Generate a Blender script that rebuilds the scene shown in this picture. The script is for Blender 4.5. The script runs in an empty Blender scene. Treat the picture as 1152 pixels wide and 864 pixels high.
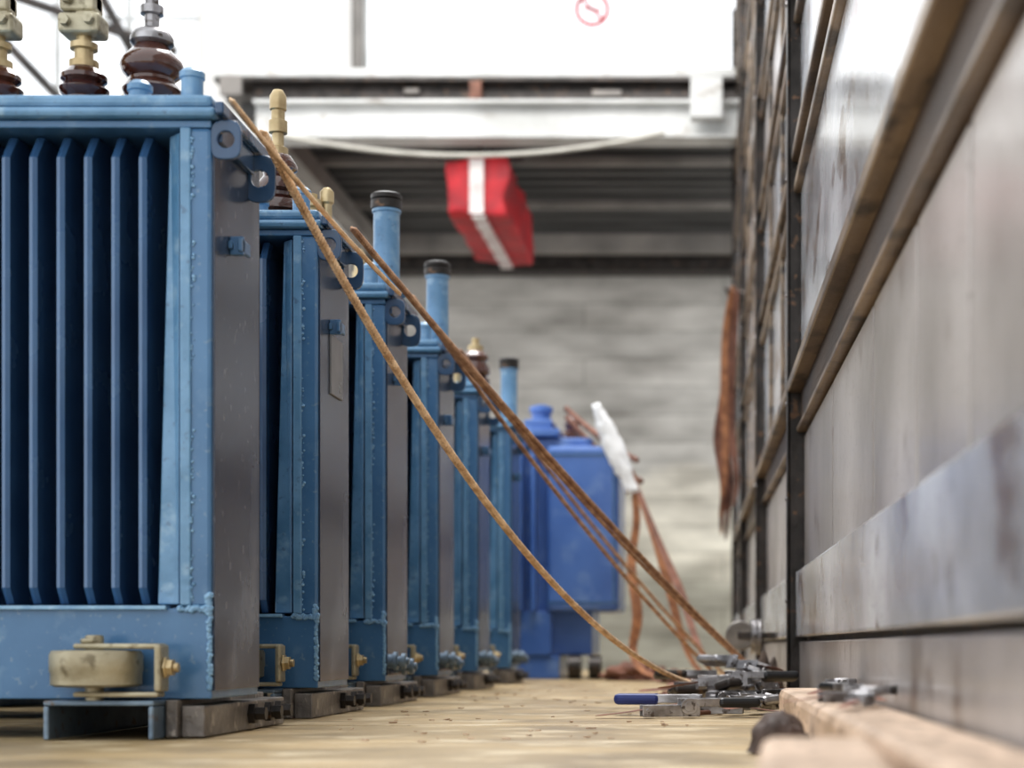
import bpy, bmesh, math, random
from mathutils import Vector, Matrix, noise
random.seed(7)
scene = bpy.context.scene
COL = scene.collection
scene.view_settings.view_transform = 'Standard'
try: scene.view_settings.look = 'Medium High Contrast'
except Exception: pass

# ------------------------------------------------------------ materials
def mat(name, c1, c2=None, rough=0.5, metal=0.0, scale=8.0, stretch=(1,1,1), bump=0.0, bscale=60.0,
        coat=0.0, rvar=0.1, c3=None, c3amt=0.6, detail=6, band=0.08, dust=None):
    m = bpy.data.materials.new(name); m.use_nodes = True
    nt = m.node_tree; N = nt.nodes; L = nt.links
    b = N['Principled BSDF']
    b.inputs['Metallic'].default_value = metal
    b.inputs['Coat Weight'].default_value = coat
    b.inputs['Coat Roughness'].default_value = 0.12
    tc = N.new('ShaderNodeTexCoord'); mp = N.new('ShaderNodeMapping')
    mp.inputs['Scale'].default_value = stretch
    L.new(tc.outputs['Object'], mp.inputs['Vector'])
    n1 = N.new('ShaderNodeTexNoise'); n1.inputs['Scale'].default_value = scale; n1.inputs['Detail'].default_value = detail
    L.new(mp.outputs['Vector'], n1.inputs['Vector'])
    r = N.new('ShaderNodeValToRGB')
    c2 = c2 or tuple(x*0.75 for x in c1)
    r.color_ramp.elements[0].position = 0.35; r.color_ramp.elements[0].color = (*c2, 1)
    r.color_ramp.elements[1].position = 0.65; r.color_ramp.elements[1].color = (*c1, 1)
    L.new(n1.outputs['Fac'], r.inputs['Fac'])
    out = r.outputs['Color']
    if c3:
        n3 = N.new('ShaderNodeTexNoise'); n3.inputs['Scale'].default_value = scale*2.7; n3.inputs['Detail'].default_value = 8
        L.new(mp.outputs['Vector'], n3.inputs['Vector'])
        r3 = N.new('ShaderNodeValToRGB'); r3.color_ramp.elements[0].position = c3amt; r3.color_ramp.elements[1].position = c3amt+band
        L.new(n3.outputs['Fac'], r3.inputs['Fac'])
        mx = N.new('ShaderNodeMix'); mx.data_type = 'RGBA'
        L.new(r3.outputs['Color'], mx.inputs[0]); L.new(out, mx.inputs[6]); mx.inputs[7].default_value = (*c3, 1)
        out = mx.outputs[2]
    if dust:   # fine specks / scuffs
        n4 = N.new('ShaderNodeTexNoise'); n4.inputs['Scale'].default_value = 70; n4.inputs['Detail'].default_value = 4
        L.new(mp.outputs['Vector'], n4.inputs['Vector'])
        r4 = N.new('ShaderNodeValToRGB'); r4.color_ramp.elements[0].position = 0.62; r4.color_ramp.elements[1].position = 0.70
        L.new(n4.outputs['Fac'], r4.inputs['Fac'])
        mm = N.new('ShaderNodeMath'); mm.operation = 'MULTIPLY'; mm.inputs[1].default_value = 0.6
        L.new(r4.outputs['Color'], mm.inputs[0])
        mx = N.new('ShaderNodeMix'); mx.data_type = 'RGBA'
        L.new(mm.outputs[0], mx.inputs[0]); L.new(out, mx.inputs[6]); mx.inputs[7].default_value = (*dust, 1)
        out = mx.outputs[2]
    L.new(out, b.inputs['Base Color'])
    mr = N.new('ShaderNodeMapRange'); mr.inputs['To Min'].default_value = max(0.02, rough-rvar); mr.inputs['To Max'].default_value = min(1, rough+rvar)
    L.new(n1.outputs['Fac'], mr.inputs['Value']); L.new(mr.outputs['Result'], b.inputs['Roughness'])
    if bump > 0:
        n2 = N.new('ShaderNodeTexNoise'); n2.inputs['Scale'].default_value = bscale; n2.inputs['Detail'].default_value = 5
        L.new(mp.outputs['Vector'], n2.inputs['Vector'])
        bp = N.new('ShaderNodeBump'); bp.inputs['Strength'].default_value = bump; bp.inputs['Distance'].default_value = 0.01
        L.new(n2.outputs['Fac'], bp.inputs['Height']); L.new(bp.outputs['Normal'], b.inputs['Normal'])
    return m
def concrete_mat():
    m = bpy.data.materials.new('block_concrete'); m.use_nodes = True
    nt = m.node_tree; N = nt.nodes; L = nt.links; b = N['Principled BSDF']; b.inputs['Roughness'].default_value = 0.9
    tc = N.new('ShaderNodeTexCoord'); sp = N.new('ShaderNodeSeparateXYZ'); L.new(tc.outputs['Object'], sp.inputs[0])
    cb = N.new('ShaderNodeCombineXYZ'); L.new(sp.outputs['X'], cb.inputs['X']); L.new(sp.outputs['Z'], cb.inputs['Y'])
    br = N.new('ShaderNodeTexBrick'); br.inputs['Scale'].default_value = 1.0; br.inputs['Brick Width'].default_value = 2.6; br.inputs['Row Height'].default_value = 0.26
    br.inputs['Mortar Size'].default_value = 0.010; br.inputs['Mortar Smooth'].default_value = 0.6
    br.inputs['Color1'].default_value = (0.47,0.455,0.43,1); br.inputs['Color2'].default_value = (0.41,0.40,0.38,1); br.inputs['Mortar'].default_value = (0.33,0.32,0.30,1)
    L.new(cb.outputs[0], br.inputs['Vector'])
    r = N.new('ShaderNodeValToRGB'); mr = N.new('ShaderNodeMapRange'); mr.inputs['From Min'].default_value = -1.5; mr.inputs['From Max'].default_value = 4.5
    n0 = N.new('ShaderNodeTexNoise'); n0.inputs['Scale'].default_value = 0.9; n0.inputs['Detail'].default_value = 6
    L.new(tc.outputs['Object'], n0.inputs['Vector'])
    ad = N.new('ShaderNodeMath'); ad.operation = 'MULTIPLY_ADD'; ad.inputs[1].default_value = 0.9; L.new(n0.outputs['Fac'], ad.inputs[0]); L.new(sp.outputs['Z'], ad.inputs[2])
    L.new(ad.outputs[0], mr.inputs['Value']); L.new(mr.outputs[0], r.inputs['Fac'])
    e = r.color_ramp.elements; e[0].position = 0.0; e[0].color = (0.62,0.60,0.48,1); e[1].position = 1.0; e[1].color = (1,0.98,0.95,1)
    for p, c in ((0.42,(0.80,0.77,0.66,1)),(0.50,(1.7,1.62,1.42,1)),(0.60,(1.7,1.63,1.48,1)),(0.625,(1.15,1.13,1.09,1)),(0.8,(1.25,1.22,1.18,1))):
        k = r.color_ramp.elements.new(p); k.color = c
    mx = N.new('ShaderNodeMix'); mx.data_type = 'RGBA'; mx.blend_type = 'MULTIPLY'; mx.inputs[0].default_value = 1
    L.new(br.outputs['Color'], mx.inputs[6]); L.new(r.outputs['Color'], mx.inputs[7])
    n1 = N.new('ShaderNodeTexNoise'); n1.inputs['Scale'].default_value = 3.0; n1.inputs['Detail'].default_value = 8
    mp = N.new('ShaderNodeMapping'); mp.inputs['Scale'].default_value = (0.5,1,1.6); L.new(tc.outputs['Object'], mp.inputs['Vector'])
    L.new(mp.outputs['Vector'], n1.inputs['Vector'])
    r2 = N.new('ShaderNodeValToRGB'); r2.color_ramp.elements[0].position = 0.3; r2.color_ramp.elements[0].color = (0.66,0.65,0.64,1); r2.color_ramp.elements[1].position = 0.7; r2.color_ramp.elements[1].color = (1.25,1.25,1.25,1)
    L.new(n1.outputs['Fac'], r2.inputs['Fac'])
    my = N.new('ShaderNodeMix'); my.data_type = 'RGBA'; my.blend_type = 'MULTIPLY'; my.inputs[0].default_value = 1
    L.new(mx.outputs[2], my.inputs[6]); L.new(r2.outputs['Color'], my.inputs[7]); L.new(my.outputs[2], b.inputs['Base Color'])
    bp = N.new('ShaderNodeBump'); bp.inputs['Strength'].default_value = 0.4; bp.inputs['Distance'].default_value = 0.015
    L.new(br.outputs['Fac'], bp.inputs['Height']); bp.invert = True; L.new(bp.outputs['Normal'], b.inputs['Normal'])
    return m

M = {}
M['blue'] = mat('blue_paint', (0.085,0.20,0.36), (0.055,0.145,0.28), 0.33, 0, 5, bump=0.12, bscale=18, coat=0.35, c3=(0.16,0.28,0.42), c3amt=0.58, band=0.2, dust=(0.18,0.27,0.36))
M['bluelt'] = mat('light_blue_paint', (0.16,0.31,0.48), (0.095,0.22,0.36), 0.33, 0, 9, bump=0.3, bscale=50, coat=0.4, c3=(0.24,0.37,0.49), c3amt=0.58, band=0.15, dust=(0.08,0.14,0.22))
M['weld'] = mat('painted_weld', (0.25,0.42,0.58), (0.15,0.30,0.48), 0.25, 0, 30, coat=0.5)
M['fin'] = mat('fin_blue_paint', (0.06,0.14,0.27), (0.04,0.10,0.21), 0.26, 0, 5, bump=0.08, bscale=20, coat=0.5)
M['lug'] = mat('lug_dark_blue', (0.04,0.10,0.20), (0.02,0.05,0.11), 0.25, 0, 5, coat=0.5)
M['side'] = mat('tank_side_dark_reflection', (0.05,0.075,0.125), (0.015,0.022,0.045), 0.26, 0.0, 2.2, stretch=(1,1,0.5), bump=0.05, bscale=5, coat=0.3, c3=(0.13,0.15,0.19), c3amt=0.55, band=0.15, dust=(0.2,0.2,0.22))  # blue tank side, darkened in colour to imitate the dark wall it reflects
M['royal'] = mat('royal_blue_paint', (0.085,0.18,0.45), (0.055,0.13,0.37), 0.33, 0, 3, bump=0.05, coat=0.3, c3=(0.16,0.26,0.48), c3amt=0.56, band=0.2)
M['porc'] = mat('brown_porcelain', (0.10,0.035,0.02), (0.055,0.018,0.012), 0.12, 0, 6, coat=0.9)
M['brass'] = mat('brass', (0.60,0.49,0.30), (0.42,0.32,0.18), 0.38, 0.6, 20, bump=0.1)
M['beige'] = mat('chromated_steel', (0.50,0.46,0.34), (0.33,0.29,0.20), 0.42, 0.35, 14, bump=0.15, bscale=80, c3=(0.2,0.17,0.11), c3amt=0.58, band=0.12)
M['steel'] = mat('zinc_steel', (0.45,0.44,0.45), (0.22,0.21,0.21), 0.32, 0.8, 20, bump=0.1, c3=(0.12,0.10,0.09), c3amt=0.58)
M['bsteel'] = mat('blue_grey_channel', (0.22,0.29,0.36), (0.12,0.17,0.23), 0.4, 0.3, 14, bump=0.2, c3=(0.16,0.13,0.11), c3amt=0.58)
M['graych'] = mat('dusty_steel', (0.30,0.275,0.25), (0.15,0.135,0.125), 0.45, 0.3, 12, bump=0.3, c3=(0.42,0.38,0.33), c3amt=0.58)
M['black'] = mat('black_plastic', (0.02,0.02,0.022), (0.012,0.012,0.012), 0.35)
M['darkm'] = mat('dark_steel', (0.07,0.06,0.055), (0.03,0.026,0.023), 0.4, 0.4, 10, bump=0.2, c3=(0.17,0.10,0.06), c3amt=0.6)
M['rope'] = mat('tan_rope', (0.86,0.64,0.43), (0.55,0.35,0.20), 0.8, 0, 40, bump=0.3, bscale=300)
M['rope2'] = mat('brown_rope', (0.62,0.40,0.26), (0.34,0.19,0.12), 0.8, 0, 40, bump=0.3, bscale=300)
M['orange'] = mat('orange_webbing', (0.46,0.22,0.11), (0.24,0.11,0.06), 0.8, 0, 20, bump=0.2)
M['rust'] = mat('rust_brown_webbing', (0.28,0.14,0.10), (0.14,0.07,0.05), 0.8, 0, 12, bump=0.2)
M['deck'] = mat('worn_plywood', (0.50,0.37,0.20), (0.29,0.215,0.12), 0.45, 0, 2.8, stretch=(0.9,1.2,1), bump=0.35, bscale=30, c3=(0.60,0.49,0.32), c3amt=0.52, band=0.14, dust=(0.2,0.15,0.09))
M['concrete'] = concrete_mat()
M['concfl'] = mat('concrete_floor', (0.3,0.28,0.26), (0.2,0.19,0.18), 0.8, 0, 1.0, bump=0.2)
M['cream'] = mat('cream_plaster', (0.80,0.77,0.73), (0.72,0.69,0.65), 0.85, 0, 1.0)
M['white'] = mat('white_painted_steel', (0.66,0.66,0.64), (0.45,0.45,0.43), 0.5, 0, 2.2, c3=(0.34,0.30,0.26), c3amt=0.6, band=0.15)
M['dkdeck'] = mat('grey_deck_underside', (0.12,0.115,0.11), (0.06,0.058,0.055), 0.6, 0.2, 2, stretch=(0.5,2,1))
M['gbeam'] = mat('grey_beam', (0.34,0.31,0.28), (0.2,0.185,0.17), 0.6, 0.1, 2)
M['red'] = mat('red_fabric', (0.58,0.02,0.03), (0.30,0.012,0.02), 0.5, 0, 6, bump=0.2)
M['whitef'] = mat('white_stripe', (0.8,0.76,0.73), (0.62,0.55,0.53), 0.6)
M['wall_lt'] = mat('worn_board_highlights', (0.80,0.82,0.86), (0.36,0.36,0.37), 0.22, 0.05, 1.7, stretch=(1,1,1.5), bump=0.15, bscale=12, coat=0.5, c3=(0.22,0.17,0.14), c3amt=0.55, band=0.12, dust=(0.25,0.22,0.2))  # worn board; its bluish white highlights are put into the colour
M['wall_mid'] = mat('taupe_board', (0.50,0.465,0.45), (0.27,0.245,0.23), 0.34, 0, 1.8, stretch=(1,1,1.0), bump=0.2, bscale=20, coat=0.3, c3=(0.19,0.15,0.13), c3amt=0.60, band=0.12, dust=(0.22,0.19,0.17))
M['wall_tan'] = mat('tan_rail', (0.33,0.25,0.175), (0.13,0.095,0.07), 0.42, 0, 3, stretch=(1,0.5,2), bump=0.2, coat=0.2, c3=(0.07,0.055,0.045), c3amt=0.50, band=0.12)
M['wall_brn'] = mat('brown_web_shadow', (0.10,0.07,0.052), (0.045,0.032,0.026), 0.5, 0, 4, stretch=(1,0.5,2), bump=0.2)  # brown rail web, colour darkened to stand for the shadow under the rail
M['plank'] = mat('pale_dunnage_wood', (0.68,0.51,0.38), (0.42,0.30,0.21), 0.6, 0, 4, stretch=(4,1.2,4), bump=0.3, c3=(0.30,0.21,0.15), c3amt=0.58)
M['wrap'] = mat('white_wrap', (0.92,0.92,0.91), (0.8,0.8,0.8), 0.45, 0, 12, coat=0.2)
M['bluegrip'] = mat('navy_grip', (0.03,0.05,0.22), (0.02,0.03,0.13), 0.45)
M['cable'] = mat('pale_cable', (0.55,0.53,0.47), (0.42,0.40,0.35), 0.6)
M['label'] = mat('rating_plate', (0.3,0.29,0.29), (0.18,0.175,0.17), 0.3, 0.4)
M['rag'] = mat('dirty_rag', (0.22,0.17,0.14), (0.09,0.07,0.06), 0.85, 0, 14, bump=0.4)
M['rubber'] = mat('dark_rubber', (0.12,0.08,0.065), (0.06,0.042,0.035), 0.7, 0, 14, bump=0.2)

# ------------------------------------------------------------ helpers
def empty(name, loc=(0,0,0), rotz=0):
    e = bpy.data.objects.new(name, None); COL.objects.link(e); e.location = loc; e.rotation_euler = (0,0,rotz)
    e.empty_display_size = 0.1
    return e
def finish(name, bm, m, parent=None, bevel=0, smooth=False, loc=None, rot=None, seg=2):
    me = bpy.data.meshes.new(name)
    bmesh.ops.recalc_face_normals(bm, faces=bm.faces)
    if smooth:
        for f in bm.faces: f.smooth = True
    bm.to_mesh(me); bm.free()
    for mm in (m if isinstance(m, (list, tuple)) else [m]): me.materials.append(mm)
    o = bpy.data.objects.new(name, me); COL.objects.link(o)
    if parent: o.parent = parent
    if loc: o.location = loc
    if rot: o.rotation_euler = rot
    if bevel:
        b = o.modifiers.new('bevel', 'BEVEL'); b.width = bevel; b.segments = seg; b.limit_method = 'ANGLE'
    if smooth:
        e = o.modifiers.new('es', 'EDGE_SPLIT'); e.split_angle = math.radians(40)
    return o
def addbox(bm, x0,x1,y0,y1,z0,z1, mi=0, mtx=None):
    vs = [bm.verts.new((x,y,z)) for x in (x0,x1) for y in (y0,y1) for z in (z0,z1)]
    for idx in ((0,1,3,2),(4,6,7,5),(0,4,5,1),(2,3,7,6),(0,2,6,4),(1,5,7,3)):
        f = bm.faces.new([vs[i] for i in idx]); f.material_index = mi
    if mtx:
        for v in vs: v.co = mtx @ v.co
    return vs
def boxes(name, lst, m, parent=None, bevel=0, loc=None, rot=None):
    bm = bmesh.new()
    for b in lst: addbox(bm, *b)
    return finish(name, bm, m, parent, bevel, loc=loc, rot=rot)
def addlathe(bm, prof, c=(0,0,0), axis='Z', n=28, mi=0):
    rings = []
    for r, h in prof:
        ring = []
        for i in range(n):
            a = 2*math.pi*i/n
            p = (r*math.cos(a), r*math.sin(a), h)
            if axis == 'X': p = (h, p[0], p[1])
            if axis == 'Y': p = (p[0], h, p[1])
            ring.append(bm.verts.new((p[0]+c[0], p[1]+c[1], p[2]+c[2])))
        rings.append(ring)
    for a, b in zip(rings, rings[1:]):
        for i in range(n):
            f = bm.faces.new((a[i], a[(i+1)%n], b[(i+1)%n], b[i])); f.material_index = mi
    bm.faces.new(rings[0]).material_index = mi; bm.faces.new(rings[-1]).material_index = mi
def lathe(name, prof, c, m, parent=None, axis='Z', n=28, bevel=0):
    bm = bmesh.new(); addlathe(bm, prof, c, axis, n)
    return finish(name, bm, m, parent, bevel, smooth=(n > 8))
def tube(name, paths, r, m, parent=None, res=3):
    cu = bpy.data.curves.new(name, 'CURVE'); cu.dimensions = '3D'; cu.bevel_depth = r; cu.bevel_resolution = res; cu.use_fill_caps = True
    for pts in paths:
        s = cu.splines.new('POLY'); s.points.add(len(pts)-1)
        for p, q in zip(s.points, pts): p.co = (*q, 1)
    cu.materials.append(m)
    o = bpy.data.objects.new(name, cu); COL.objects.link(o)
    if parent: o.parent = parent
    return o
def sagline(a, b, sag, n=60):
    a = Vector(a); b = Vector(b)
    return [a.lerp(b, t) + Vector((0,0,-4*sag*t*(1-t))) for t in [i/n for i in range(n+1)]]
def braid(path, w, t, turns):
    """flat three-strand plait: strands weave side to side across a width w"""
    out = [[], [], []]
    n = len(path)
    for i, p in enumerate(path):
        d = (path[min(i+1,n-1)] - path[max(i-1,0)]).normalized()
        u = d.cross(Vector((0.5,0.85,0.0))).normalized(); v = d.cross(u)
        for k in range(3):
            a = 2*math.pi*(turns*i/n + k/3)
            out[k].append(p + u*math.cos(a)*w + v*math.sin(2*a)*t)
    return out
def rope(name, a, b, sag, w, m, turns=70, n=700):
    return tube(name, braid(sagline(a, b, sag, n), w*0.62, w*0.30, turns), w*0.42, m, res=2)
def ribbon(name, pts, w, m, side=Vector((0,1,0)), parent=None, thick=0.003, sub=True):
    bm = bmesh.new(); prev = None
    for i, p in enumerate(pts):
        p = Vector(p); s = side
        wob = 0.006*math.sin(i*1.7)
        a = bm.verts.new(p - s*w/2 + Vector((wob,0,0))); b = bm.verts.new(p + s*w/2 - Vector((wob,0,0)))
        if prev: bm.faces.new((prev[0], prev[1], b, a))
        prev = (a, b)
    o = finish(name, bm, m, parent)
    s = o.modifiers.new('sol', 'SOLIDIFY'); s.thickness = thick
    if sub:
        ss = o.modifiers.new('sub', 'SUBSURF'); ss.levels = 2; ss.render_levels = 2
    return o
def ringplate(bm, cx, cz, y0, y1, W, H, rh, n=28, p=3.5):
    rows = []
    for y in (y0, y1):
        o, i_ = [], []
        for k in range(n):
            a = 2*math.pi*k/n; c, s = math.cos(a), math.sin(a)
            q = (abs(c)**p + abs(s)**p)**(-1/p)
            o.append(bm.verts.new((cx + W*q*c, y, cz + H*q*s)))
            i_.append(bm.verts.new((cx + rh*c, y, cz + rh*s)))
        rows.append((o, i_))
    (o0, i0), (o1, i1) = rows
    for k in range(n):
        j = (k+1) % n
        bm.faces.new((o0[k], o0[j], i0[j], i0[k])); bm.faces.new((o1[k], i1[k], i1[j], o1[j]))
        bm.faces.new((o0[k], o1[k], o1[j], o0[j])); bm.faces.new((i0[k], i0[j], i1[j], i1[k]))

# ------------------------------------------------------------ transformers (local origin: front right corner of tank at floor level)
W = 1.33
def hv_bushing(P, x, y, s=1.0):
    z = 1.166
    lathe('porcelain_insulator', [(0.062,z),(0.062,z+0.03),(0.045,z+0.035),(0.045,z+0.075),(0.052,z+0.082),(0.058,z+0.095),(0.053,z+0.105),(0.044,z+0.112),(0.044,z+0.118),
        (0.056,z+0.128),(0.062,z+0.14),(0.060,z+0.152),(0.045,z+0.168),(0.036,z+0.178),(0.032,z+0.185)], (x,y,0), M['porc'], P)
    lathe('insulator_cap', [(0.036,z+0.185),(0.042,z+0.19),(0.042,z+0.20),(0.034,z+0.212),(0.022,z+0.218)], (x,y,0), M['steel'], P)
    lathe('terminal_stud', [(0.014,z+0.22),(0.014,z+0.245),(0.022,z+0.247),(0.022,z+0.262),(0.013,z+0.264),(0.013,z+0.30),(0.019,z+0.302),(0.019,z+0.315),(0.009,z+0.317),(0.009,z+0.36)], (x,y,0), M['steel'], P)
def tall_bushing(P, x, y):
    z = 1.166
    prof = [(0.058,z),(0.058,z+0.03),(0.046,z+0.035)]
    for k in range(3):
        b = z+0.04+k*0.05
        prof += [(0.042-k*0.003,b),(0.058-k*0.006,b+0.007),(0.058-k*0.006,b+0.018),(0.038-k*0.004,b+0.042)]
    lathe('porcelain_insulator', prof, (x,y,0), M['porc'], P)
    lathe('terminal_stud', [(0.024,z+0.182),(0.024,z+0.2),(0.014,z+0.205),(0.014,z+0.235),(0.022,z+0.237),(0.022,z+0.265),(0.016,z+0.268),(0.016,z+0.29),(0.020,z+0.293),(0.020,z+0.325),(0.012,z+0.34)], (x,y,0), M['brass'], P)
def lv_bushing(P, x, y):
    z = 1.166
    lathe('porcelain_insulator', [(0.05,z),(0.05,z+0.03),(0.036,z+0.035),(0.036,z+0.07),(0.045,z+0.078),(0.048,z+0.088),(0.036,z+0.10),(0.044,z+0.106),(0.044,z+0.114),(0.028,z+0.13)], (x,y,0), M['porc'], P)
    lathe('brass_stem', [(0.028,z+0.13),(0.028,z+0.143),(0.018,z+0.145),(0.018,z+0.165),(0.026,z+0.167),(0.026,z+0.178),(0.014,z+0.18),(0.014,z+0.20)], (x,y,0), M['brass'], P)
    bm = bmesh.new()
    addbox(bm, x-0.042,x+0.040,y-0.03,y+0.03,z+0.192,z+0.232)
    addbox(bm, x-0.040,x+0.030,y-0.026,y+0.026,z+0.236,z+0.275)
    addbox(bm, x-0.012,x+0.030,y-0.02,y+0.02,z+0.22,z+0.38)
    finish('terminal_clamp', bm, M['beige'], P, 0.008, seg=3)
    bm = bmesh.new()
    for dx, dz in ((-0.024,0.212),(0.022,0.216),(-0.02,0.256),(0.01,0.31)):
        addlathe(bm, [(0.011,-0.045),(0.011,-0.03)], (x+dx,y,z+dz), 'Y', 6)
    finish('clamp_bolts', bm, M['beige'], P, 0.001)

def transformer(y0, kind):
    P = empty('power_transformer', (-0.929, y0, 0))
    # tank
    bm = bmesh.new()
    addbox(bm, -W, 0, 0.002, 0.31, 0.07, 0.235)                 # lower tank
    addbox(bm, -W, 0, 0.24, 0.31, 0.235, 1.122)                 # back of corrugation
    addbox(bm, -W+0.06, -0.058, 0.235, 0.24, 0.235, 1.122)
    addbox(bm, -W, 0, 0.0, 0.24, 1.108, 1.122)
    finish('tank', bm, M['blue'], P, 0.004)
    boxes('ledge', [(-W-0.0,-0.08,-0.008,0.03,0.232,0.240)], M['weld'], P, 0.002)
    boxes('corner_posts', [(-0.056,0,0.0,0.24,0.236,1.108), (-W,-W+0.056,0.0,0.24,0.236,1.108)], M['blue'], P, 0.007, )
    boxes('corner_angle', [(-0.056,-0.036,-0.005,0.002,0.24,1.108), (-W+0.036,-W+0.056,-0.005,0.002,0.24,1.108)], M['bluelt'], P, 0.003)
    # tapered side strip, slightly set back from the post
    bm = bmesh.new()
    for sx in (1, -1):
        def X(v): return v if sx == 1 else -W - v
        f = [bm.verts.new((X(a), b, c)) for a, b, c in ((-0.088,0.040,1.104),(-0.062,0.012,1.104),(-0.062,0.012,0.242),(-0.104,0.020,0.242))]
        k = [bm.verts.new((X(a), 0.235, c)) for a, c in ((-0.088,1.104),(-0.062,1.104),(-0.062,0.242),(-0.104,0.242))]
        bm.faces.new(f); bm.faces.new(k)
        for i in range(4): bm.faces.new((f[i], f[(i+1)%4], k[(i+1)%4], k[i]))
    finish('side_strip', bm, M['bluelt'], P, 0.003)
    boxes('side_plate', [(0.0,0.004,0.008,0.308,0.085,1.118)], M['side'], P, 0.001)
    # weld bead
    bm = bmesh.new()
    for k in range(150):
        z = 0.25 + k*0.0057
        if random.random() < 0.5 and noise.noise(Vector((0,y0,z*9))) > -0.15:
            bmesh.ops.create_icosphere(bm, subdivisions=1, radius=random.uniform(0.002,0.005), matrix=Matrix.Translation((-0.034+random.uniform(-0.003,0.003), -0.0005, z)))
    for k in range(70):
        bmesh.ops.create_icosphere(bm, subdivisions=1, radius=random.uniform(0.003,0.006), matrix=Matrix.Translation((-0.003+random.uniform(-0.003,0.002), 0.001, 0.09+k*0.0022)))
    for k in range(40):
        bmesh.ops.create_icosphere(bm, subdivisions=1, radius=random.uniform(0.003,0.007), matrix=Matrix.Translation((-0.058+k*0.0015, -0.001, 0.234+random.uniform(-0.004,0.003))))
    for k in range(12):
        bmesh.ops.create_icosphere(bm, subdivisions=1, radius=random.uniform(0.005,0.008), matrix=Matrix.Translation((-0.004+random.uniform(-0.004,0.002), 0.001, 0.225+k*0.003)))
    finish('weld_bead', bm, M['weld'], P, smooth=False)
    # cooling fins
    bm = bmesh.new()
    x = -0.130
    while x > -W+0.1:
        z0, z1, t = 0.243, 1.104, 0.0075
        prof = [(0.232,t*1.0),(0.05,t*0.7),(0.032,t*0.55),(0.024,t*1.0),(0.017,t*1.0),(0.013,0.0)]
        loop = [(x+w, y) for y, w in prof] + [(x-w, y) for y, w in prof[-2::-1]]
        lo = [bm.verts.new((a, b + (0.02 if b < 0.1 else 0), z0)) for a, b in loop]
        l1 = [bm.verts.new((a, b, z0+0.03)) for a, b in loop]
        l2 = [bm.verts.new((a, b, z1-0.045)) for a, b in loop]
        hi = [bm.verts.new((a, b + (0.035 if b < 0.1 else 0), z1)) for a, b in loop]
        for A, B in ((lo,l1),(l1,l2),(l2,hi)):
            for i in range(len(A)):
                j = (i+1) % len(A); bm.faces.new((A[i],A[j],B[j],B[i]))
        bm.faces.new(lo); bm.faces.new(hi)
        x -= 0.050
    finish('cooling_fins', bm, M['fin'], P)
    bm = bmesh.new()
    x = -0.12
    while x > -W+0.1:
        addbox(bm, x-0.007,x+0.007,0.311,0.5,0.26,1.08); x -= 0.05
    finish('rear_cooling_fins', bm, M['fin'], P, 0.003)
    # cover
    bm = bmesh.new()
    addbox(bm, -W-0.03, 0.012, -0.02, 0.345, 1.123, 1.142)
    addbox(bm, -W-0.018, 0.004, -0.012, 0.335, 1.1425, 1.166)
    finish('cover_plate', bm, M['bluelt'], P, 0.008)
    boxes('cover_side_strip', [(0.0125,0.028,-0.02,0.345,1.128,1.150)], M['lug'], P, 0.003)
    bm = bmesh.new()
    ringplate(bm, 0.025, 1.088, 0.004, 0.014, 0.028, 0.036, 0.0155)
    ringplate(bm, 0.026, 1.078, 0.228, 0.238, 0.030, 0.046, 0.017)
    addbox(bm, 0.004, 0.016, 0.014, 0.23, 1.085, 1.127)
    finish('lifting_lugs', bm, M['lug'], P, 0.002)
    boxes('side_bracket', [(0.004,0.03,0.10,0.112,0.90,0.935),(0.004,0.012,0.09,0.16,0.91,0.925),(0.022,0.03,0.09,0.15,0.905,0.93)], M['blue'], P, 0.002)
    if kind in (1,):
        boxes('rating_plate', [(0.004,0.009,0.10,0.22,0.76,0.90)], M['label'], P, 0.001)
    # cover fittings
    caps = bmesh.new()
    for cx, cy, h in ((-0.050,0.05,0.045),(-0.15,0.06,0.025),(-0.60,0.06,0.03)):
        addlathe(caps, [(0.026,1.166),(0.026,1.172),(0.020,1.174),(0.020,1.166+h),(0.023,1.168+h),(0.023,1.178+h),(0.015,1.186+h)], (cx,cy,0))
    finish('cover_plugs', caps, M['bluelt'], P, smooth=True)
    if kind == 0:
        hv_bushing(P, -0.198, 0.27); hv_bushing(P, -0.62, 0.27); hv_bushing(P, -0.95, 0.27)
        for q in (-0.321,-0.49,-0.75,-0.87): lv_bushing(P, q, 0.24)
    elif kind == 1:
        tall_bushing(P, -0.143, 0.2); tall_bushing(P, -0.5, 0.2); tall_bushing(P, -0.85, 0.2)
        lathe('filler_valve', [(0.03,1.166),(0.03,1.19),(0.02,1.195),(0.02,1.215),(0.028,1.218),(0.028,1.235),(0.016,1.238),(0.016,1.25)], (-0.06,0.18,0), M['brass'], P)
        lathe('vent_cap', [(0.012,1.166),(0.012,1.23),(0.017,1.235),(0.017,1.26),(0.009,1.27)], (-0.025,0.2,0), M['brass'], P)
    elif kind in (2, 3, 5):
        lathe('oil_filler_pipe', [(0.055,1.166),(0.055,1.18),(0.037,1.182),(0.037,1.40),(0.041,1.402),(0.041,1.41)], (-0.03,0.17,0), M['bluelt'], P)
        lathe('pipe_cap', [(0.040,1.41),(0.044,1.412),(0.044,1.435),(0.040,1.437),(0.044,1.44),(0.044,1.452),(0.035,1.457)], (-0.03,0.17,0), M['darkm'], P)
        for q in (-0.3,-0.6,-0.9): tall_bushing(P, q, 0.2)
    else:
        lathe('porcelain_insulator', [(0.055,1.166),(0.055,1.2),(0.04,1.21),(0.056,1.225),(0.056,1.24),(0.04,1.27),(0.05,1.28),(0.05,1.29),(0.03,1.31)], (-0.03,0.15,0), M['porc'], P)
        lathe('insulator_cap', [(0.03,1.31),(0.03,1.33),(0.015,1.335),(0.015,1.36)], (-0.03,0.15,0), M['brass'], P)
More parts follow.
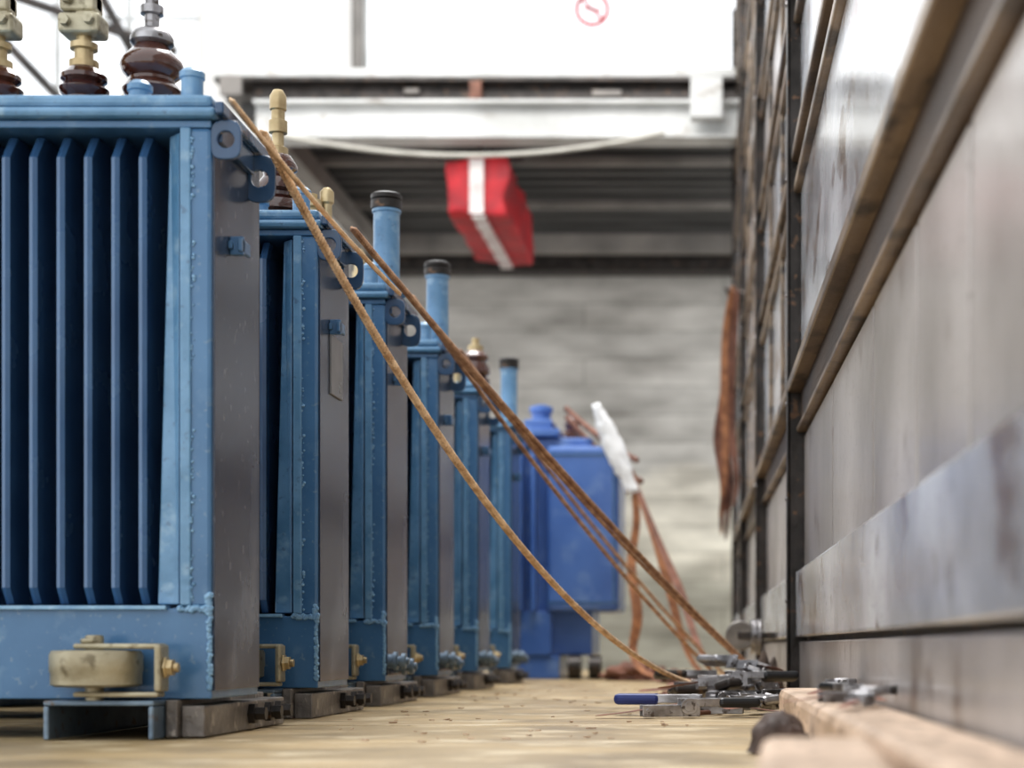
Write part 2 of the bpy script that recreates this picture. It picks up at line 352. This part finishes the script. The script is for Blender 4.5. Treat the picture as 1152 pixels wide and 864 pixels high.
        tall_bushing(P, -0.4, 0.2)
        lathe('vent_cap', [(0.03,1.166),(0.03,1.2),(0.02,1.22),(0.03,1.24),(0.015,1.3)], (-0.1,0.1,0), M['brass'], P)
    # base channels
    for nm, c in (('base_channel_right',-0.176),('base_channel_left',-W+0.176)):
        boxes(nm, [(c-0.098,c+0.098,-0.08,0.56,0.060,0.0695),(c-0.098,c-0.088,-0.08,0.56,0,0.0595),(c+0.088,c+0.0975,-0.08,0.56,0,0.0595)], M['bsteel'], P, 0.003)
    boxes('skid_rail', [(-0.077,-0.055,-0.02,0.56,0.0,0.069),(-0.0545,-0.012,0.0,0.56,0.0,0.058)], M['graych'], P, 0.003)
    # stowed roller
    for c in (-0.19, -W+0.25):
        lathe('roller_wheel', [(0.02,0.093),(0.070,0.094),(0.078,0.098),(0.078,0.118),(0.080,0.122),(0.080,0.150),(0.076,0.158),(0.03,0.160)], (c,-0.05,0), M['beige'], P)
        bm = bmesh.new()
        addbox(bm, c-0.03,c+0.125,-0.085,-0.045,0.161,0.171)
        addbox(bm, c+0.115,c+0.127,-0.09,-0.04,0.085,0.169)
        addbox(bm, c-0.03,c+0.122,-0.085,-0.045,0.0755,0.085)
        addlathe(bm, [(0.016,0.06),(0.016,0.186)], (c,-0.06,0), 'Z', 20)
        addlathe(bm, [(0.020,0.171),(0.020,0.180)], (c-0.005,-0.065,0), 'Z', 6)
        finish('roller_bracket', bm, M['beige'], P, 0.004)
        bm = bmesh.new()
        addlathe(bm, [(0.021,0.128),(0.021,0.132),(0.016,0.133),(0.016,0.143)], (c,-0.065,0.128), 'X', 6)
        addlathe(bm, [(0.009,0.143),(0.009,0.152)], (c,-0.065,0.128), 'X', 12)
        finish('bracket_bolt', bm, M['brass'], P, 0.001)
    if kind >= 2:
        bm = bmesh.new()
        for yy, zz in ((0.02,0.125),(0.14,0.11)):
            addlathe(bm, [(0.02,0.004),(0.02,0.018),(0.026,0.02),(0.026,0.03),(0.014,0.032),(0.014,0.04),(0.022,0.042),(0.022,0.053),(0.010,0.055),(0.010,0.062)], (0,yy,zz), 'X', 20)
        finish('drain_valve', bm, M['bsteel'], P, smooth=True)
    bm = bmesh.new()
    for yy in (0.30,0.42,0.5):
        addlathe(bm, [(0.022,-0.012),(0.022,0.0),(0.014,0.001),(0.014,0.02)], (0,yy,0.032), 'X', 6)
    finish('rail_bolts', bm, M['darkm'], P)
    return P
for y0, k in zip((3.1, 3.915, 4.70, 5.57, 6.47, 7.49), (0,1,2,3,4,5)):
    transformer(y0, k)

# royal blue transformer at far end
P = empty('distribution_transformer', (-0.52, 8.6, 0))
boxes('tank', [(-1.2,-0.14,0.02,0.55,0.12,1.22)], M['royal'], P, 0.01)
boxes('radiator_box', [(-0.36,0.0,-0.06,0.5,0.34,1.17)], M['royal'], P, 0.02)
boxes('radiator_seams', [(-0.355,-0.005,-0.064,-0.0605,1.12,1.13),(-0.355,-0.005,-0.064,-0.0605,0.38,0.39),(-0.03,-0.02,-0.064,-0.0605,0.39,1.12)], M['fin'], P)
bm = bmesh.new()
for i in range(12): addbox(bm, -1.15+i*0.065, -1.13+i*0.065, -0.1, 0.02, 0.34, 1.15)
finish('cooling_fins', bm, M['royal'], P, 0.004)
boxes('cover_plate', [(-1.24,-0.30,-0.03,0.6,1.22,1.26),(-0.48,-0.34,-0.0,0.3,1.26,1.31)], M['royal'], P, 0.006)
boxes('skids', [(-0.52,-0.30,-0.02,0.6,0,0.12),(-1.1,-0.9,-0.02,0.6,0,0.12),(-0.5,-0.34,-0.035,0.02,0.12,0.34)], M['royal'], P, 0.006)
lathe('conservator_neck', [(0.05,1.31),(0.05,1.36),(0.06,1.365),(0.06,1.39),(0.03,1.40)], (-0.41,0.15,0), M['royal'], P)
lathe('porcelain_insulator', [(0.05,1.26),(0.05,1.3),(0.035,1.31),(0.045,1.34),(0.03,1.37),(0.012,1.4)], (-0.28,0.45,0), M['porc'], P)
lathe('wheel', [(0.02,-0.03),(0.06,-0.03),(0.06,0.03),(0.02,0.03)], (-0.22,-0.05,0.061), M['darkm'], P, axis='X')
lathe('wheel_2', [(0.02,-0.03),(0.06,-0.03),(0.06,0.03),(0.02,0.03)], (-0.12,-0.02,0.061), M['darkm'], P, axis='X')

# ------------------------------------------------------------ trailer deck
bm = bmesh.new()
y = -0.6
while y < 11.6:
    addbox(bm, -2.45, 0.42, y, y+0.592, -0.05, 0.0 - random.uniform(0,0.002)); y += 0.6
finish('trailer_bed', bm, M['deck'], None, 0.003)
boxes('trailer_chassis', [(-2.45,-2.3,-0.6,11.6,-0.35,-0.055),(0.2,0.35,-0.6,11.6,-0.35,-0.055),(-1.5,-0.6,-0.6,11.6,-0.35,-0.055)], M['darkm'], None, 0.01)
bm = bmesh.new()
for yy in (1.0,2.2,9.0,10.2):
    for xx in (-2.2,0.0):
        addlathe(bm, [(0.2,-0.15),(0.5,-0.15),(0.52,-0.1),(0.52,0.1),(0.5,0.15),(0.2,0.15)], (xx,yy,-0.875), 'X', 32)
finish('trailer_wheels', bm, M['black'], None, smooth=True)
# splinters and grit on the deck
bm = bmesh.new()
for k in range(150):
    x = random.uniform(-0.85,0.02); y = random.uniform(2.9,7.5); s = random.uniform(0.002,0.006)
    a = random.uniform(0,3.14)
    addbox(bm, -s*random.uniform(1,3), s, -s*0.5, s*0.5, 0.0, s*0.5, mtx=Matrix.Translation((x,y,0.0005)) @ Matrix.Rotation(a,4,'Z'))
finish('wood_chips', bm, M['plank'])

# ------------------------------------------------------------ trailer side wall (right)
TW = empty('trailer_side_wall', (0.315, 0, 0), math.atan(0.017))
Y0, Y1 = -0.4, 12.4
boxes('lower_board', [(-0.004,0.06,Y0,Y1,0.002,0.180)], M['wall_mid'], TW, 0.004)
boxes('kick_board', [(-0.016,0.06,Y0,5.0,0.192,0.385),(-0.016,0.06,5.06,Y1,0.192,0.385)], M['wall_lt'], TW, 0.006)
boxes('dark_backing', [(0.03,0.065,Y0,Y1,0.0,4.75)], M['darkm'], TW)
bm = bmesh.new()
for y, y2 in ((-0.4,1.0),(1.0,1.55),(1.55,2.02),(2.02,2.5),(2.5,3.1),(3.1,4.0),(4.0,5.04),(5.04,6.3),(6.3,7.6),(7.6,9.0),(9.0,10.2),(10.2,12.4)):
    addbox(bm, 0.010, 0.06, y, y2-0.028, 0.395, 0.785)
finish('panel_boards', bm, M['wall_mid'], TW, 0.004)
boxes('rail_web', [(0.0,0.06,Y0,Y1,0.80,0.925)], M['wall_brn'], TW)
boxes('rail_lower_lip', [(-0.012,0.06,Y0,Y1,0.797,0.812)], M['wall_tan'], TW, 0.004)
boxes('rail_tan', [(-0.040,0.06,Y0,Y1,0.912,0.945)], M['wall_tan'], TW, 0.005)
boxes('upper_panel', [(0.0,0.06,Y0,2.3,0.955,1.50),(0.0,0.06,2.32,5.0,0.955,1.50),(0.0,0.06,5.07,Y1,0.955,1.50)], M['wall_lt'], TW, 0.004)
rt = []; rb = []; pp = []; gg = []
z = 1.502
i = 0
while z < 4.6:
    rt += [(-0.020,0.06,Y0,Y1,z,z+0.03),(-0.028,0.06,Y0,Y1,z+0.09,z+0.12)]
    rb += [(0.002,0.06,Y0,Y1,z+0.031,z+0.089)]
    (pp if i % 2 == 0 else gg).append((0.0,0.06,Y0,Y1,z+0.124,z+0.49))
    z += 0.50; i += 1
boxes('rails_upper', rt, M['wall_tan'], TW, 0.006)
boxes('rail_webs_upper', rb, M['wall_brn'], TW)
boxes('panels_light', pp, M['wall_lt'], TW, 0.003)
boxes('panels_dark', gg, M['wall_mid'], TW, 0.003)
bm = bmesh.new()
for yy in (5.05,7.6,10.2,12.3):
    addbox(bm, -0.034, 0.02, yy-0.02, yy+0.02, 0.0, 4.75)
    addbox(bm, -0.040, -0.034, yy-0.035, yy+0.022, 0.0, 4.75)
finish('steel_posts', bm, M['darkm'], TW, 0.003)
bm = bmesh.new()
for yy in (5.05,7.6,10.2):
    for q in (0.3,0.6,0.88,1.2,1.54,2.06,2.6):
        addlathe(bm, [(0.007,-0.045),(0.007,-0.040)], (0,yy-0.01,q), 'X', 6)
finish('post_bolts', bm, M['steel'], TW)
bm = bmesh.new()
for yy in (5.9,6.8,8.6,9.4):
    addbox(bm, -0.015,0.0,yy-0.012,yy+0.012,0.95,4.6)
finish('panel_battens', bm, M['wall_tan'], TW, 0.004)

# hanging straps on the wall
HS = empty('hanging_straps', (0.04,9.6,0))
for i in range(8):
    px = random.uniform(-0.05,0.04); yo = -0.1+i*0.06
    pts = [(px*0.3+0.03, yo, 2.2), (px, yo, 1.95), (px-0.03*math.sin(i*2), yo, 1.6), (px-0.03*(i%3), yo, 1.35), (px+0.02*(i%2), yo, 1.1), (px-0.02, yo, 0.96-0.03*i)]
    ribbon('strap_%d' % i, pts, 0.05, M['rust'] if i % 3 else M['orange'], Vector((0.8,0.6,0)).normalized(), HS)
tube('strap_hook', [[(0.11,0,2.15),(0.03,0,2.16),(-0.02,0.1,2.2),(0.0,0.3,2.2),(0.11,0.4,2.2)]], 0.012, M['darkm'], HS)

# ------------------------------------------------------------ ropes and straps
rope('lashing_rope', (-0.885,3.28,1.155), (0.02,5.25,0.03), 0.26, 0.0105, M['rope'], 110, 1100)
rope('lashing_rope', (-0.905,3.14,1.172), (-0.70,3.70,0.93), 0.012, 0.007, M['rope'], 40, 320)
rope('lashing_rope', (-0.885,4.08,1.165), (0.10,6.0,0.09), 0.035, 0.010, M['rope2'], 110, 1000)
rope('lashing_rope', (-0.87,4.14,1.15), (0.115,6.02,0.07), 0.055, 0.007, M['rope2'], 100, 900)
rope('lashing_rope', (-0.885,4.86,1.165), (0.0,6.6,0.03), 0.06, 0.008, M['rope2'], 90, 800)
rope('lashing_rope', (-0.885,5.75,1.165), (0.02,7.4,0.03), 0.05, 0.008, M['rope2'], 90, 700)

# straps around far transformer
ribbon('ratchet_strap', [(-0.47,8.45,1.08),(-0.42,8.43,0.93),(-0.33,8.35,0.7),(-0.26,8.3,0.45),(-0.2,8.25,0.2),(-0.12,8.2,0.02),(0.0,8.1,0.02)], 0.05, M['orange'], Vector((0.8,0.6,0)).normalized())
ribbon('ratchet_strap', [(-0.43,8.2,0.92),(-0.40,8.2,0.75),(-0.46,8.15,0.55),(-0.38,8.1,0.3),(-0.45,8.1,0.15),(-0.38,8.0,0.02),(-0.2,7.9,0.015)], 0.05, M['orange'], Vector((0.9,0.4,0)).normalized())
ribbon('ratchet_strap', [(-0.45,8.3,1.0),(-0.38,8.25,0.85),(-0.28,8.1,0.6),(-0.18,8.0,0.4),(-0.14,7.8,0.22),(-0.05,7.6,0.05)], 0.04, M['rust'], Vector((0.9,0.4,0)).normalized())
tube('tie_cable', [sagline((-0.8,8.7,1.38),(-0.42,8.4,1.08),0.02,20), sagline((-0.8,8.75,1.34),(-0.40,8.45,0.98),0.03,20)], 0.014, M['rust'])
bm = bmesh.new(); n = 20
prev = None
for i in range(n):
    t = i/(n-1)
    c = Vector((-0.61+0.18*t, 8.2, 1.33-0.43*t)); w = 0.012+0.030*math.sin(min(1,t*1.15)*2.7)+0.008*random.random()
    row = [bm.verts.new(c + Vector((s*w, -0.02*(1-s*s)+random.uniform(-0.006,0.006), s*w*0.3))) for s in (-1,-0.5,0,0.5,1)]
    if prev:
        for j in range(4): bm.faces.new((prev[j],prev[j+1],row[j+1],row[j]))
    prev = row
o = finish('plastic_wrap', bm, M['wrap'], smooth=True)
o.modifiers.new('s','SOLIDIFY').thickness = 0.004

# ------------------------------------------------------------ ratchets & clutter on the deck
def ratchet(name, loc, rz, grip, tilt=0.0, s=1.0):
    P = empty(name, loc); P.rotation_euler = (tilt, 0, rz); P.scale = (s,s,s)
    bm = bmesh.new()
    for sy in (-0.024, 0.021):
        addbox(bm, -0.10,0.05, sy,sy+0.003, 0.004,0.034)
        addbox(bm, 0.0,0.16, sy+0.004,sy+0.007, 0.030,0.050)
    addbox(bm, -0.095,-0.07,-0.021,0.021,0.006,0.010)
    finish('frame', bm, M['steel'], P, 0.0015)
    boxes('handle_grip', [(0.10,0.21,-0.028,0.032,0.026,0.052)], M[grip], P, 0.010)
    bm = bmesh.new(); addlathe(bm, [(0.013,-0.032),(0.013,0.034)], (0.02,0,0.03), 'Y', 16)
    for sy in (-0.03,0.026):
        addlathe(bm, [(0.022,0),(0.022,0.003)], (0.02,sy,0.03), 'Y', 10)
    addlathe(bm, [(0.006,-0.026),(0.006,0.026)], (-0.085,0,0.02), 'Y', 12)
    finish('spool', bm, M['steel'], P, 0.001)
    ribbon('webbing', [(-0.085,0,0.026),(-0.13,0,0.018),(-0.18,0.01,0.012),(-0.22,0.015,0.008)], 0.036, M['rust'], Vector((0,1,0)), P)
    return P
ratchet('ratchet_tensioner', (-0.05,4.10,0.0), math.radians(176), 'bluegrip')
ratchet('ratchet_tensioner', (-0.10,3.95,0.0), math.radians(12), 'black', 0, 0.9)
spots = [(-0.03,4.5,0.0,40,'black',0),(0.04,4.75,0.01,200,'darkm',0.2),(0.0,4.95,0.045,-30,'steel',0.3),(-0.10,4.75,0.0,100,'black',0.0),
         (0.08,5.05,0.02,150,'black',-0.3),(-0.06,5.3,0.01,70,'steel',0.2),(-0.02,5.2,0.045,190,'darkm',0.2),
         (0.07,4.45,0.0,120,'steel',0.0),(0.11,4.2,0.01,60,'black',0.2),(0.08,4.9,0.07,80,'steel',0.3),(0.02,4.6,0.05,10,'black',-0.2),
         (0.03,4.3,0.0,-60,'steel',0.1),(0.05,5.0,0.09,130,'steel',0.4),(0.10,4.7,0.03,240,'darkm',0.3),(-0.05,4.9,0.03,15,'black',0.2),
         (0.02,5.9,0.0,30,'black',0),(-0.1,6.3,0.0,60,'darkm',0)]
for x, y, z, a, g, t in spots: ratchet('ratchet_tensioner', (x,y,z), math.radians(a), g, t, 0.9)
for x, y, z, a, g, t in [(0.20,2.45,0.078,75,'steel',0.0),(0.215,2.75,0.078,110,'black',0.0),(0.20,3.1,0.078,70,'steel',0.0),(0.20,2.6,0.078,20,'darkm',0.0)]:
    ratchet('ratchet_tensioner', (x,y,z), math.radians(a), g, t, 0.55)
def lump(name, loc, sx, sy, sz, m, seed, smooth=False, amp=0.45):
    bm = bmesh.new(); bmesh.ops.create_icosphere(bm, subdivisions=4, radius=1)
    for v in bm.verts:
        d = 1+amp*noise.noise(v.co*2.3+Vector((seed,0,0)))+amp*0.4*noise.noise(v.co*6)
        v.co = Vector((v.co.x*sx*d, v.co.y*sy*d, max(0.0, v.co.z*sz*d)))
    return finish(name, bm, m, None, loc=loc, smooth=smooth)
lump('crumpled_rag', (0.14,5.50,0.002), 0.05, 0.07, 0.12, M['rag'], 0)
lump('crumpled_rag', (-0.42,8.3,0.002), 0.16, 0.12, 0.08, M['rust'], 4)
lump('crumpled_rag', (-0.2,7.75,0.002), 0.09, 0.1, 0.05, M['rust'], 9)
lump('rubber_scrap', (0.088,2.66,0.002), 0.048, 0.05, 0.06, M['rubber'], 3, True, 0.2)
# coil of wire on wall
tube('wire_coil', [[Vector((0.12+0.015*math.sin(a*0.37), 6.2+0.06*math.cos(a), 0.20+0.06*math.sin(a))) for a in [k*0.25 for k in range(150)]]], 0.004, M['steel'])
PB = empty('pulley_block', (0.065,6.25,0.205))
lathe('sheave', [(0.012,-0.02),(0.05,-0.02),(0.055,-0.012),(0.04,0),(0.055,0.012),(0.05,0.02),(0.012,0.02)], (0,0,0), M['graych'], PB, axis='Y')
boxes('bracket', [(-0.01,0.15,0.022,0.028,-0.012,0.012),(-0.01,0.15,-0.028,-0.022,-0.012,0.012)], M['darkm'], PB, 0.002)
# loose rope tails on the deck
paths = []
for k in range(10):
    a = random.uniform(0,6.28); p = Vector((random.uniform(-0.1,0.08), random.uniform(4.6,7.4), 0.008)); L_ = []
    for j in range(24):
        a += random.uniform(-0.5,0.5); p = p + Vector((math.cos(a)*0.02, math.sin(a)*0.03, 0)); p.x = max(-0.2, min(0.13, p.x)); L_.append(p.copy())
    paths.append(L_)
tube('rope_tails', paths, 0.006, M['rust'])
# dunnage planks near camera
boxes('dunnage_board', [(-0.045,0.068,-1.5,1.5,0,0.075)], M['plank'], None, 0.015, loc=(0.192,2.2,0.001), rot=(0,0,math.radians(0.97)))
boxes('dunnage_board', [(-0.06,0.06,-0.55,0.55,0,0.07)], M['plank'], None, 0.015, loc=(0.080,1.25,0.001), rot=(0,0,math.radians(-2)))

# ------------------------------------------------------------ building shell
boxes('floor', [(-7.6,4.6,-3,16.3,-1.6,-1.395)], M['concfl'])
YB = 16.0
boxes('wall_back', [(-7.6,4.6,YB,YB+0.3,-1.395,4.7)], M['concrete'])
boxes('wall_back_pier', [(-4.88,-3.46,YB-0.1,YB+0.3,4.71,7.4),(-7.6,-6.95,YB-0.05,YB+0.3,4.71,7.4),(0.3,4.6,YB-0.05,YB+0.3,4.71,7.4)], M['cream'])
def window(name, x0, x1, z0, z1, nx, nz, w=0.05):
    l = [(x0,x1,YB,YB+0.06,z0,z0+w),(x0,x1,YB,YB+0.06,z1-w,z1)]
    for i in range(nx+1):
        xx = x0+(x1-x0)*i/nx; l.append((xx-w/2,xx+w/2,YB+0.001,YB+0.058,z0+w,z1-w))
    for k in range(1,nz):
        zz = z0+(z1-z0)*k/nz; l.append((x0,x1,YB+0.01,YB+0.05,zz-w/3,zz+w/3))
    return boxes(name, l, M['white'])
window('window_1', -6.92, -4.9, 4.72, 7.4, 3, 2)
window('window_2', -3.36, 0.27, 4.72, 7.4, 1, 1)
boxes('trim_1', [(-3.45,-3.37,YB-0.08,YB+0.05,4.71,7.4)], M['gbeam'])
tube('roof_brace', [[(-6.95,15.6,6.1),(-5.9,15.6,5.0)],[(-5.95,15.6,6.6),(-5.4,15.6,5.6)],[(-6.9,15.6,6.25),(-5.0,15.6,5.6)]], 0.045, M['darkm'])
NS = empty('no_smoking_sign', (-1.22,15.95,6.12))
bm = bmesh.new(); ringplate(bm, 0,0,0,0.01,0.165,0.165,0.125,n=40,p=2); finish('ring', bm, M['red'], NS)
bm = bmesh.new(); addbox(bm,-0.13,0.13,0,0.01,-0.016,0.016, mtx=Matrix.Rotation(math.radians(45),4,'Y')); addbox(bm,-0.09,0.09,0,0.01,-0.012,0.012); finish('bar', bm, M['red'], NS)

# ------------------------------------------------------------ mezzanine
MZ = empty('mezzanine', (0,0,0))
X0, X1 = -3.5, 0.6
boxes('deck_edge', [(X0,X1,11.75,12.0,4.085,4.15)], M['white'], MZ, 0.01)
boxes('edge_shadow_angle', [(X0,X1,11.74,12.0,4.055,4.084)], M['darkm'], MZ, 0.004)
boxes('deck_slab', [(X0,X1,12.0,15.95,4.0,4.14)], M['gbeam'], MZ)
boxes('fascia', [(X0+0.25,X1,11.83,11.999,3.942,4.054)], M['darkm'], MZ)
boxes('front_beam', [(X0+0.27,X1,11.80,11.84,3.68,3.90),(X0+0.27,X1,11.72,11.94,3.66,3.685),(X0+0.27,X1,11.72,11.94,3.90,3.925)], M['white'], MZ, 0.006)
boxes('beam_end_box', [(-0.22,0.0,11.6,11.71,3.76,4.04)], M['white'], MZ, 0.01)
bm = bmesh.new(); y = 12.02
while y < 15.6:
    addbox(bm, X0+0.1, X1, y, y+0.12, 3.90, 3.999); y += 0.24
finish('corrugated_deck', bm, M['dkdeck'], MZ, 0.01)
boxes('cross_beams', [(X0+0.1,X1,13.0,13.06,3.84,3.899),(X0+0.1,X1,14.3,14.36,3.84,3.899),(X0+0.1,X1,12.4,12.44,3.86,3.899)], M['gbeam'], MZ, 0.004)
boxes('rear_beam', [(X0+0.1,X1,15.45,15.6,3.74,3.98)], M['gbeam'], MZ, 0.004)
boxes('rear_ledger', [(X0+0.1,X1,15.7,15.95,3.62,3.87)], M['darkm'], MZ, 0.004)
boxes('mezzanine_posts', [(X0+0.1,X0+0.3,12.1,12.3,-1.395,3.66),(X0+0.3,X0+0.42,12.0,15.9,3.7,3.87)], M['gbeam'], MZ, 0.004)
boxes('stub', [(-1.74,-1.66,11.72,11.82,3.93,4.05)], M['rust'], MZ)
boxes('small_fixings', [(-2.2,-2.1,11.79,11.83,3.99,4.02),(-0.9,-0.7,11.79,11.83,3.97,4.01),(X0+0.05,X0+0.2,11.7,11.74,3.95,4.08)], M['gbeam'], MZ)
tube('drooping_cable', [sagline((-3.05,11.68,3.67),(-0.40,11.68,3.68),0.15,50)], 0.016, M['cable'])
# red hoist cover with white stripe
RH = empty('red_hoist_cover', (-1.71,11.95,3.2))
bm = bmesh.new()
vs = addbox(bm, -0.22,0.20,0,1.6,0.0,0.38)
bmesh.ops.subdivide_edges(bm, edges=bm.edges[:], cuts=6, use_grid_fill=True)
for v in bm.verts:
    v.co += Vector((noise.noise(v.co*5)*0.05, 0, noise.noise(v.co*4+Vector((5,5,5)))*0.05))
finish('cover', bm, M['red'], RH, 0.01, smooth=True)
bm = bmesh.new()
for k in range(16):
    y = k*0.1
    addbox(bm, -0.045,0.045,y,y+0.07,-0.035+0.01*math.sin(k*2),-0.015)
addbox(bm, -0.06,0.04,-0.03,-0.015,-0.01,0.37)
finish('stripe', bm, M['whitef'], RH)
boxes('hanger', [(-0.3,0.3,0.1,0.14,0.40,0.46),(-0.02,0.02,0.1,0.14,0.46,0.70),(-0.02,0.02,1.4,1.44,0.38,0.70)], M['darkm'], RH)

# ------------------------------------------------------------ light
w = bpy.data.worlds.new('World'); scene.world = w; w.use_nodes = True
bg = w.node_tree.nodes['Background']; bg.inputs['Color'].default_value = (0.94,0.97,1.0,1); bg.inputs['Strength'].default_value = 1.55
def area(name, loc, tgt, sx, sy, e, col):
    l = bpy.data.lights.new(name, 'AREA'); l.shape = 'RECTANGLE'; l.size = sx; l.size_y = sy; l.energy = e; l.color = col
    o = bpy.data.objects.new(name, l); COL.objects.link(o); o.location = loc
    o.rotation_euler = (Vector(tgt)-Vector(loc)).to_track_quat('-Z','Y').to_euler()
area('overhead_fill', (-1.0,7.0,6.5), (-0.6,6.5,0), 2.5, 6, 480, (1,0.98,0.96))  # added fill light, unseen, brightens the interior from above; no fixture

# ------------------------------------------------------------ camera
cd = bpy.data.cameras.new('camera'); cam = bpy.data.objects.new('camera', cd); COL.objects.link(cam)
cam.location = (0,0,0.166); cam.rotation_euler = (math.radians(90),0,0)
cd.sensor_width = 36; cd.lens = 60; cd.shift_x = -237/1152; cd.shift_y = 295/1152
cd.dof.use_dof = True; cd.dof.focus_distance = 3.8; cd.dof.aperture_fstop = 2.6
cd.clip_start = 0.05; cd.clip_end = 200
scene.camera = cam
